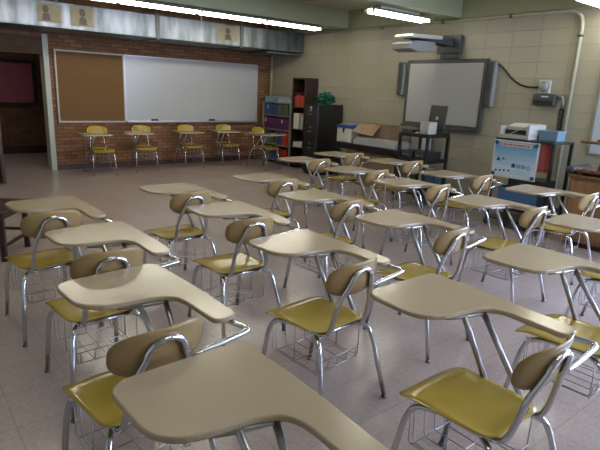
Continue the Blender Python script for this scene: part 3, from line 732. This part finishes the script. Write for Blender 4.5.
carton('cardboard_box', 'closed-sided darker cardboard box right of the open box on the table', (6.60, 5.62, .865), (7.0, 6.07, 1.085), M['card2'],
       [[(6.60, 5.62, 1.087), (7.0, 5.62, 1.087), (7.0, 5.82, 1.10), (6.60, 5.82, 1.10)]])
r = thing('paper_tray', 'grey plastic tray of papers under the cardboard boxes on the table', 'tray', (6.75, 6.1, TZ))
bm = bm_new(); add_box(bm, (6.47, 5.60, TZ+.001), (7.03, 6.60, TZ+.018), .004); add_box(bm, (6.47, 5.60, TZ+.018), (6.478, 6.60, TZ+.085), .002); add_box(bm, (6.478, 5.60, TZ+.018), (7.03, 5.608, TZ+.085), .002); add_box(bm, (6.478, 6.592, TZ+.018), (7.03, 6.60, TZ+.085), .002)
obj('tray_shell', bm, M['clear'], r)
bm = bm_new()
for k in range(5): add_box(bm, (6.50, 5.63+.01*(k % 3), TZ+.018+.022*k), (7.0, 6.57-.012*(k % 2), TZ+.040+.022*k), .002)
obj('papers', bm, M['ltgrey'], r)
r = thing('white_carton', 'small white carton at the right end of the black table', 'box', (6.9, 5.55, TZ))
boxobj('carton_body', (6.80, 5.36, TZ+.001), (7.06, 5.58, .97), M['ltgrey'], r, .004); boxobj('carton_flap', (6.80, 5.36, .97), (7.06, 5.58, .975), M['offwhite'], r, 0)
carton('cardboard_box', 'narrow cardboard box on the floor under the left end of the black table', (6.58, 6.60, 0), (6.95, 6.88, .64), M['card'])
carton('cardboard_box', 'wide cardboard box on the floor under the middle of the black table', (6.56, 5.68, 0), (6.98, 6.54, .60), M['card2'])

# ------------------------------------------------------------------ AV cart
AX0, AX1, AY0, AY1, AZ = 6.02, 6.53, 4.63, 5.17, 1.072
r = thing('media_cart', 'black two-shelf media cart in front of the interactive whiteboard', 'cart', ((AX0+AX1)/2, (AY0+AY1)/2, 0))
for z in (AZ, .70, .22):
    bm = bm_new(); add_box(bm, (AX0, AY0, z-.022), (AX1, AY1, z), .004); add_box(bm, (AX0, AY0, z-.05), (AX0+.012, AY1, z-.022)); add_box(bm, (AX0+.012, AY0, z-.05), (AX1, AY0+.012, z-.022)); obj('shelf', bm, M['black'], r)
for x in (AX0+.015, AX1-.015):
    for y in (AY0+.015, AY1-.015):
        pz = bm_new(); add_box(pz, (x-.02, y-.02, .10), (x+.02, y+.02, AZ-.022), .003); po = obj('post', pz, M['black'], r)
        bm = bm_new(); add_lathe(bm, [(.02, -.014), (.045, -.012), (.048, 0), (.045, .012), (.02, .014)], (x, y, .0485), 18, 'y'); add_box(bm, (x-.012, y-.022, .05), (x+.012, y-.016, .105)); add_box(bm, (x-.012, y+.016, .05), (x+.012, y+.022, .105)); obj('caster', bm, M['black'], po)
# laptop seen from behind
r = thing('laptop', 'open black laptop standing on the media cart, lid towards the desks', 'laptop', (6.33, 4.75, AZ))
boxobj('keyboard_base', (6.325, 4.635, AZ+.001), (6.525, 4.91, AZ+.022), M['black'], r, .004)
rt = Matrix.Rotation(R(8), 3, 'Y')
ld = boxobj('screen_lid', (6.335, 4.60, AZ+.03), (6.353, 4.90, AZ+.41), M['blacksat'], r, .006, rt)
bm = bm_new(); add_prism(bm, [(4.75+.024*math.cos(a), AZ+.225+.026*math.sin(a)) for a in [2*PI*k/14 for k in range(14)]], 6.328, 6.336, plane='yz'); obj('lid_emblem', bm, M['ltgrey'], ld)
r = thing('white_speaker', 'small off-white box speaker in front of the laptop on the media cart', 'speaker', (6.13, 4.72, AZ))
boxobj('speaker_body', (6.04, 4.645, AZ+.001), (6.22, 4.815, AZ+.175), M['ltgrey'], r, .014)
boxobj('front_grille', (6.034, 4.665, AZ+.02), (6.041, 4.795, AZ+.155), M['ltgrey'], r, .004)
r = thing('disc_player', 'flat black disc player on top of the media cart', 'player', (6.2, 5.0, AZ))
boxobj('player_case', (6.06, 4.95, AZ+.001), (6.36, 5.15, AZ+.045), M['blacksat'], r, .006); boxobj('front_panel', (6.056, 4.96, AZ+.008), (6.061, 5.14, AZ+.036), M['darkgrey'], r, .002)
r = thing('mouse', 'white computer mouse beside the disc player on the media cart', 'mouse', (6.08, 4.885, AZ))
bm = bm_new(); t = bmesh.new(); bmesh.ops.create_uvsphere(t, u_segments=14, v_segments=8, radius=1)
for v in t.verts: v.co = Vector((6.085+.045*v.co.x, 4.885+.026*v.co.y, AZ+.001+max(0, .026*v.co.z)))
merge(bm, t, 0, True); obj('mouse_shell', bm, M['offwhite'], r)
bm = bm_new(); add_lathe(bm, [(.006, -.004), (.009, -.002), (.009, .002), (.006, .004)], (6.062, 4.885, AZ+.022), 10, 'y'); obj('scroll_wheel', bm, M['grey'], r)
for y0, y1, lb in ((4.66, 4.88, 'black video recorder on the lower shelf of the media cart, right one'), (4.92, 5.13, 'black receiver with dials on the lower shelf of the media cart, left one')):
    r = thing('video_recorder', lb, 'player', (6.25, (y0+y1)/2, .70), 0, 'players on the lower shelf of the media cart')
    boxobj('case', (6.06, y0, .701), (6.40, y1, .81), M['blacksat'], r, .005)
    fp = boxobj('front_panel', (6.054, y0+.008, .715), (6.061, y1-.008, .80), M['darkgrey'], r, .002)
    bm = bm_new(); add_lathe(bm, [(.016, 0), (.014, -.012), (.004, -.013)], (6.054, (y0+y1)/2-.03, .755), 12, 'x'); obj('dial', bm, M['dullmetal'], fp); boxobj('button', (6.050, (y0+y1)/2+.02, .745), (6.055, (y0+y1)/2+.06, .765), M['dullmetal'], fp, 0)
tub('waste_bin', 'blue-grey plastic bin on the floor behind the media cart', (6.60, 4.86, 0), (6.88, 5.10, .40), M['rubin'])
for yy, lb in ((4.74, 'thin white cord hanging behind the right post of the media cart'), (4.70, 'thin grey cord hanging close to the wall side of the media cart')):
    bm = bm_new(); add_tube(bm, [(6.545+.02*(yy > 4.72), yy, 1.06), (6.55+.02*(yy > 4.72), yy+.01, .8), (6.56, yy-.01, .5), (6.56, yy+.02, .24), (6.58, yy+.1, .012)], .005, 6, .1)
    tag(obj('hanging_cord', bm, M['ltgrey'] if yy > 4.72 else M['grey']), lb, 'cord')

# ------------------------------------------------------------------ poster cart
PX0, PX1, PY0, PY1, PZ = 6.06, 6.55, 2.85, 3.61, 1.135
r = thing('equipment_cart', 'black-framed cart carrying the blue poster and the white trays', 'cart', ((PX0+PX1)/2, (PY0+PY1)/2, 0))
for z in (PZ, .30, .12):
    bm = bm_new(); add_box(bm, (PX0, PY0, z-.022), (PX1, PY1, z), .004); obj('shelf', bm, M['black'], r)
for x in (PX0+.015, PX1-.015):
    for y in (PY0+.015, PY1-.015):
        bm = bm_new(); add_box(bm, (x-.018, y-.018, .10), (x+.018, y+.018, PZ-.022), .003); po = obj('post', bm, M['black'], r)
        bm = bm_new(); add_lathe(bm, [(.02, -.014), (.045, -.012), (.048, 0), (.045, .012), (.02, .014)], (x, y, .0485), 18, 'y'); add_box(bm, (x-.012, y-.022, .05), (x+.012, y-.016, .105)); add_box(bm, (x-.012, y+.016, .05), (x+.012, y+.022, .105)); obj('caster', bm, M['black'], po)
# poster on the front of the cart
x = PX0-.012
P0, P1, Q0, Q1 = 3.015, 3.605, .655, 1.118
r = thing('science_poster', 'blue poster with dark symbols fixed to the front of the black cart', 'poster', (x, (P0+P1)/2, Q0))
boxobj('sheet', (x-.006, P0, Q0), (x, P1, Q1), M['paper'], r, 0)
pr = gradient_print('blue_print', (.10, .30, .52), (.50, .62, .72), Q0+.12, Q1-.06)
sh = boxobj('printed_area', (x-.0085, P0+.02, Q0+.02), (x-.006, P1-.02, Q1-.02), pr, r, 0)
bm = bm_new(); add_box(bm, (x-.010, P0+.09, Q1-.075), (x-.0083, P1-.09, Q1-.028)); obj('title_strip', bm, M['labelw'], sh)
bm = bm_new(); yy = P1-.105
for w in (.018, .028, .014, .022, .03, 0, .026, .016, .022, .03, .02, .016, .026):
    if w: add_box(bm, (x-.0115, yy-w, Q1-.062), (x-.0098, yy, Q1-.042))
    yy -= w+.008
obj('title_marks', bm, M['redink'], sh)
bm = bm_new()
def fin(b): obj('symbol', b, M['ink'], sh)
def sq(y, z, s):
    bm = bm_new(); add_box(bm, (x-.011, y-s, z-s), (x-.0083, y+s, z+s)); fin(bm)
def tri(y, z, s):
    bm = bm_new(); add_prism(bm, [(y-s, z-s), (y+s, z-s), (y, z+s)], x-.011, x-.0083, plane='yz'); fin(bm)
def ringf(y, z, s):
    t = bmesh.new()
    for k in range(18):
        a, b = 2*PI*k/18, 2*PI*(k+1)/18
        v = [t.verts.new((x-.0105, y+q*math.cos(w), z+q*math.sin(w))) for w, q in ((a, s), (b, s), (b, s*.68), (a, s*.68))]; t.faces.new(v)
    bm = bm_new(); merge(bm, t); fin(bm)
def disc(y, z, s):
    bm = bm_new(); add_prism(bm, [(y+s*math.cos(2*PI*k/14), z+s*math.sin(2*PI*k/14)) for k in range(14)], x-.011, x-.0083, plane='yz'); fin(bm)
tri(3.52, .885, .028); tri(3.46, .890, .017); tri(3.425, .886, .010)
sq(3.31, .815, .024)
for k, y in enumerate((3.245, 3.18)):
    bm = bm_new()
    for (a, b, cc, d2) in ((-.022, .022, .016, .022), (-.022, .022, -.022, -.016), (-.022, -.016, -.016, .016), (.016, .022, -.016, .016)): add_box(bm, (x-.011, y+a, .812+cc), (x-.0083, y+b, .812+d2))
    fin(bm); disc(y, .812, .008)
ringf(3.112, .808, .024)
for k, y in enumerate((3.535, 3.48, 3.425, 3.365)): disc(y, .745+.004*k-.012, .014)
disc(3.33, .715, .006)
bm = bm_new()
for k in range(3): add_box(bm, (x-.0098, 3.33, 1.00-.025*k), (x-.0083, 3.53, 1.008-.025*k)); add_box(bm, (x-.0098, 3.06, 1.0-.025*k), (x-.0083, 3.26, 1.008-.025*k))
for k in range(4): add_box(bm, (x-.0098, 3.08, .765-.018*k), (x-.0083, 3.30, .769-.018*k))
for k in range(3): add_box(bm, (x-.0098, 3.37, .85-.018*k), (x-.0083, 3.54, .854-.018*k))
obj('text_lines', bm, M['blueink'], sh)
for y in (P0+.035, P1-.035):
    for z in (Q0+.035, Q1-.035):
        bm = bm_new(); add_lathe(bm, [(.026, 0), (.026, -.006), (.018, -.010), (.008, -.011)], (x-.0085, y, z), 14, 'x'); obj('corner_disc', bm, M['magnet'], r)
# coral sheet behind
bm = bm_new(); n = 8
for k in range(n):
    a = 2.895+.155*k/n; b = 2.895+.155*(k+1)/n
    xa = 6.13+.03*math.sin(PI*k/n); xb = 6.13+.03*math.sin(PI*(k+1)/n)
    t = bmesh.new()
    q = [t.verts.new(p) for p in ((xa, a, .77), (xb, b, .77), (xb, b, 1.11), (xa, a, 1.11))]; s = [t.verts.new(p.co+Vector((.004, 0, 0))) for p in q]
    t.faces.new(q); t.faces.new(s[::-1])
    for i in range(4): t.faces.new((q[i], s[i], s[(i+1) % 4], q[(i+1) % 4]))
    merge(bm, t, 0)
tag(obj('coral_folder', bm, M['coral']), 'coral red folder sheet hanging in the black cart right of the poster', 'folder')
# trays and plastic tub on top of the cart
r = thing('desktop_printer', 'off-white desktop printer with a dark paper slot on top of the black cart', 'printer', (6.28, 3.42, PZ))
bm = bm_new(); add_box(bm, (6.10, 3.20, PZ+.001), (6.50, 3.60, PZ+.05), .008); add_box(bm, (6.10, 3.20, PZ+.05), (6.50, 3.245, PZ+.18), .008); add_box(bm, (6.10, 3.575, PZ+.05), (6.50, 3.60, PZ+.15), .008); add_box(bm, (6.22, 3.245, PZ+.05), (6.50, 3.575, PZ+.15), .006); obj('printer_case', bm, M['ltgrey'], r)
bm = bm_new(); add_box(bm, (6.205, 3.25, PZ+.052), (6.221, 3.57, PZ+.105), .002); obj('paper_slot', bm, M['black'], r)
bm = bm_new(); add_box(bm, (6.13, 3.30, PZ+.055), (6.21, 3.50, PZ+.063), .002); obj('output_tray', bm, M['darkgrey'], r)
bm = bm_new(); add_prism(bm, [(6.24, PZ+.15), (6.50, PZ+.15), (6.50, PZ+.185), (6.40, PZ+.185)], 3.25, 3.57, .004, plane='xz'); obj('top_cover', bm, M['offwhite'], r)
bm = bm_new(); add_tube(bm, [(6.12, 3.22, PZ+.175), (6.09, 3.30, PZ+.14), (6.09, 3.38, PZ+.09), (6.12, 3.46, PZ+.055)], .006, 6, .04); obj('usb_cord', bm, M['offwhite'], r)
tub('storage_tub', 'pale blue plastic tub beside the printer on top of the black cart', (6.30, 2.95, PZ+.001), (6.50, 3.17, PZ+.125), M['paleblue'])
tub('floor_bin', 'blue plastic bin on the lower shelf under the poster', (6.10, 2.98, .301), (6.50, 3.50, .52), M['rubin'])
r = thing('carry_case', 'black equipment case with a handle above the blue bin under the poster', 'case', (6.3, 3.2, .524))
boxobj('case_body', (6.12, 2.95, .523), (6.48, 3.36, .655), M['blacksat'], r, .02)
bm = bm_new(); add_tube(bm, [(6.125, 3.09, .60), (6.10, 3.10, .60), (6.10, 3.22, .60), (6.125, 3.23, .60)], .008, 8, .02); obj('handle', bm, M['black'], r)

# ------------------------------------------------------------------ wooden cabinet and chair at the right edge
r = thing('wooden_cabinet', 'orange oak cabinet at the right edge beside the poster cart', 'cabinet', (6.3, 2.1, 0))
boxobj('cabinet_body', (6.02, 1.55, .06), (6.62, 2.60, .79), M['orangewood'], r, .006); boxobj('plinth', (6.06, 1.60, 0), (6.58, 2.55, .06), M['darkwood'], r, 0)
boxobj('cabinet_top', (5.99, 1.52, .79), (6.66, 2.62, .82), M['midwood'], r, .006)
for y0, y1 in ((2.08, 2.57), (1.58, 2.06)):
    dr = boxobj('door', (6.003, y0, .10), (6.021, y1, .755), M['orangewood'], r, .005)
    bm = bm_new(); add_lathe(bm, [(.008, 0), (.008, -.012), (.016, -.02), (.012, -.028), (.003, -.03)], (6.003, y0+.05 if y0 > 2 else y1-.05, .50), 12, 'x'); obj('knob', bm, M['dullmetal'], dr)
r = thing('wooden_armchair', 'brown wooden armchair lying on top of the oak cabinet', 'chair', (6.3, 2.1, .82))
boxobj('seat', (6.04, 1.85, .845), (6.54, 2.56, .885), M['midwood'], r, .01)
boxobj('seat_pad', (6.01, 2.562, .8215), (6.50, 2.68, .905), M['leather'], r, .045)
for x in (6.07, 6.51):
    bm = bm_new(); add_tube(bm, [(x, 2.33, .86), (x, 2.28, 1.18)], .022, 8); obj('arm_post', bm, M['midwood'], r)
    bm = bm_new(); add_box(bm, (x-.03, 1.80, 1.17), (x+.03, 2.57, 1.20), .01); obj('armrest', bm, M['midwood'], r)
    for y in (1.9, 2.52):
        bm = bm_new(); add_box(bm, (x-.02, y-.02, .821), (x+.02, y+.02, .846), .003); obj('leg', bm, M['midwood'], r)
bm = bm_new(); add_box(bm, (6.05, 1.86, .885), (6.09, 1.90, 1.45), .006); add_box(bm, (6.49, 1.86, .885), (6.53, 1.90, 1.45), .006)
for z in (1.05, 1.2, 1.35): add_box(bm, (6.09, 1.87, z), (6.49, 1.89, z+.07), .006)
obj('backrest', bm, M['midwood'], r)

# ------------------------------------------------------------------ dark wooden table at the left edge
r = thing('wooden_bench', 'low dark wooden bench with stretchers, cut off by the left edge', 'bench', (.69, 5.02, 0), R(55))
def lb(name, a, b, m): 
    bm = bm_new(); add_box(bm, a, b, .004)
    me = bpy.data.meshes.new(name); bm.to_mesh(me); bm.free(); me.materials.append(m)
    o = bpy.data.objects.new(name, me); C.objects.link(o); o.parent = r; return o
lb('bench_top', (-.05, -.03, .43), (.55, 1.0, .465), M['darkwood'])
lb('apron', (0.0, .03, .37), (.49, .95, .43), M['darkwood'])
for x in (0.02, .47):
    for y in (0.02, .93): lb('leg', (x-.022, y-.022, 0), (x+.022, y+.022, .43), M['darkwood'])
lb('stretcher', (.04, .008, .12), (.45, .032, .15), M['darkwood']); lb('stretcher', (.458, .04, .17), (.482, .91, .20), M['darkwood']); lb('stretcher', (.008, .04, .17), (.032, .91, .20), M['darkwood'])

# ------------------------------------------------------------------ light
w = bpy.data.worlds.new('World'); bpy.context.scene.world = w; w.use_nodes = True
bg = w.node_tree.nodes['Background']; bg.inputs[0].default_value = (.55, .67, 1.0, 1); bg.inputs[1].default_value = 24
for i, (a, b) in enumerate(wins):
    l = bpy.data.lights.new('window_portal', 'AREA'); l.shape = 'RECTANGLE'; l.size = b-a; l.size_y = WZ1-WZ0
    l.cycles.is_portal = True
    o = bpy.data.objects.new('window_portal', l); C.objects.link(o); o.location = ((a+b)/2, YB-.19, (WZ0+WZ1)/2); o.rotation_euler = (R(90), 0, 0)
for i, (a, b) in enumerate(rwins):
    l = bpy.data.lights.new('window_portal', 'AREA'); l.shape = 'RECTANGLE'; l.size = WZ1-WZ0; l.size_y = b-a
    l.cycles.is_portal = True
    o = bpy.data.objects.new('window_portal', l); C.objects.link(o); o.location = (XW+.19, (a+b)/2, (WZ0+WZ1)/2); o.rotation_euler = (0, R(90), 0)

# ------------------------------------------------------------------ camera (fitted to the vanishing points of the photograph)
yaw, pitch, roll, f = .68007, .25599, .044196, 512.03
F = Vector((math.sin(yaw)*math.cos(pitch), math.cos(yaw)*math.cos(pitch), -math.sin(pitch)))
Rt = Vector((math.cos(yaw), -math.sin(yaw), 0)); U = Rt.cross(F)
rx = Rt*math.cos(roll)+U*math.sin(roll); ux = -Rt*math.sin(roll)+U*math.cos(roll)
cam = bpy.data.cameras.new('camera'); co = bpy.data.objects.new('camera', cam); C.objects.link(co)
mt = Matrix((rx, ux, -F)).transposed().to_4x4(); mt.translation = Vector((0, 0, 1.6)); co.matrix_world = mt
cam.sensor_width = 36; cam.lens = f/600*36; cam.clip_start = .02
sc = bpy.context.scene; sc.camera = co
sc.view_settings.view_transform = 'Standard'; sc.view_settings.look = 'None'; sc.view_settings.gamma = 1; sc.view_settings.use_curve_mapping = False
sc.view_settings.exposure = .15
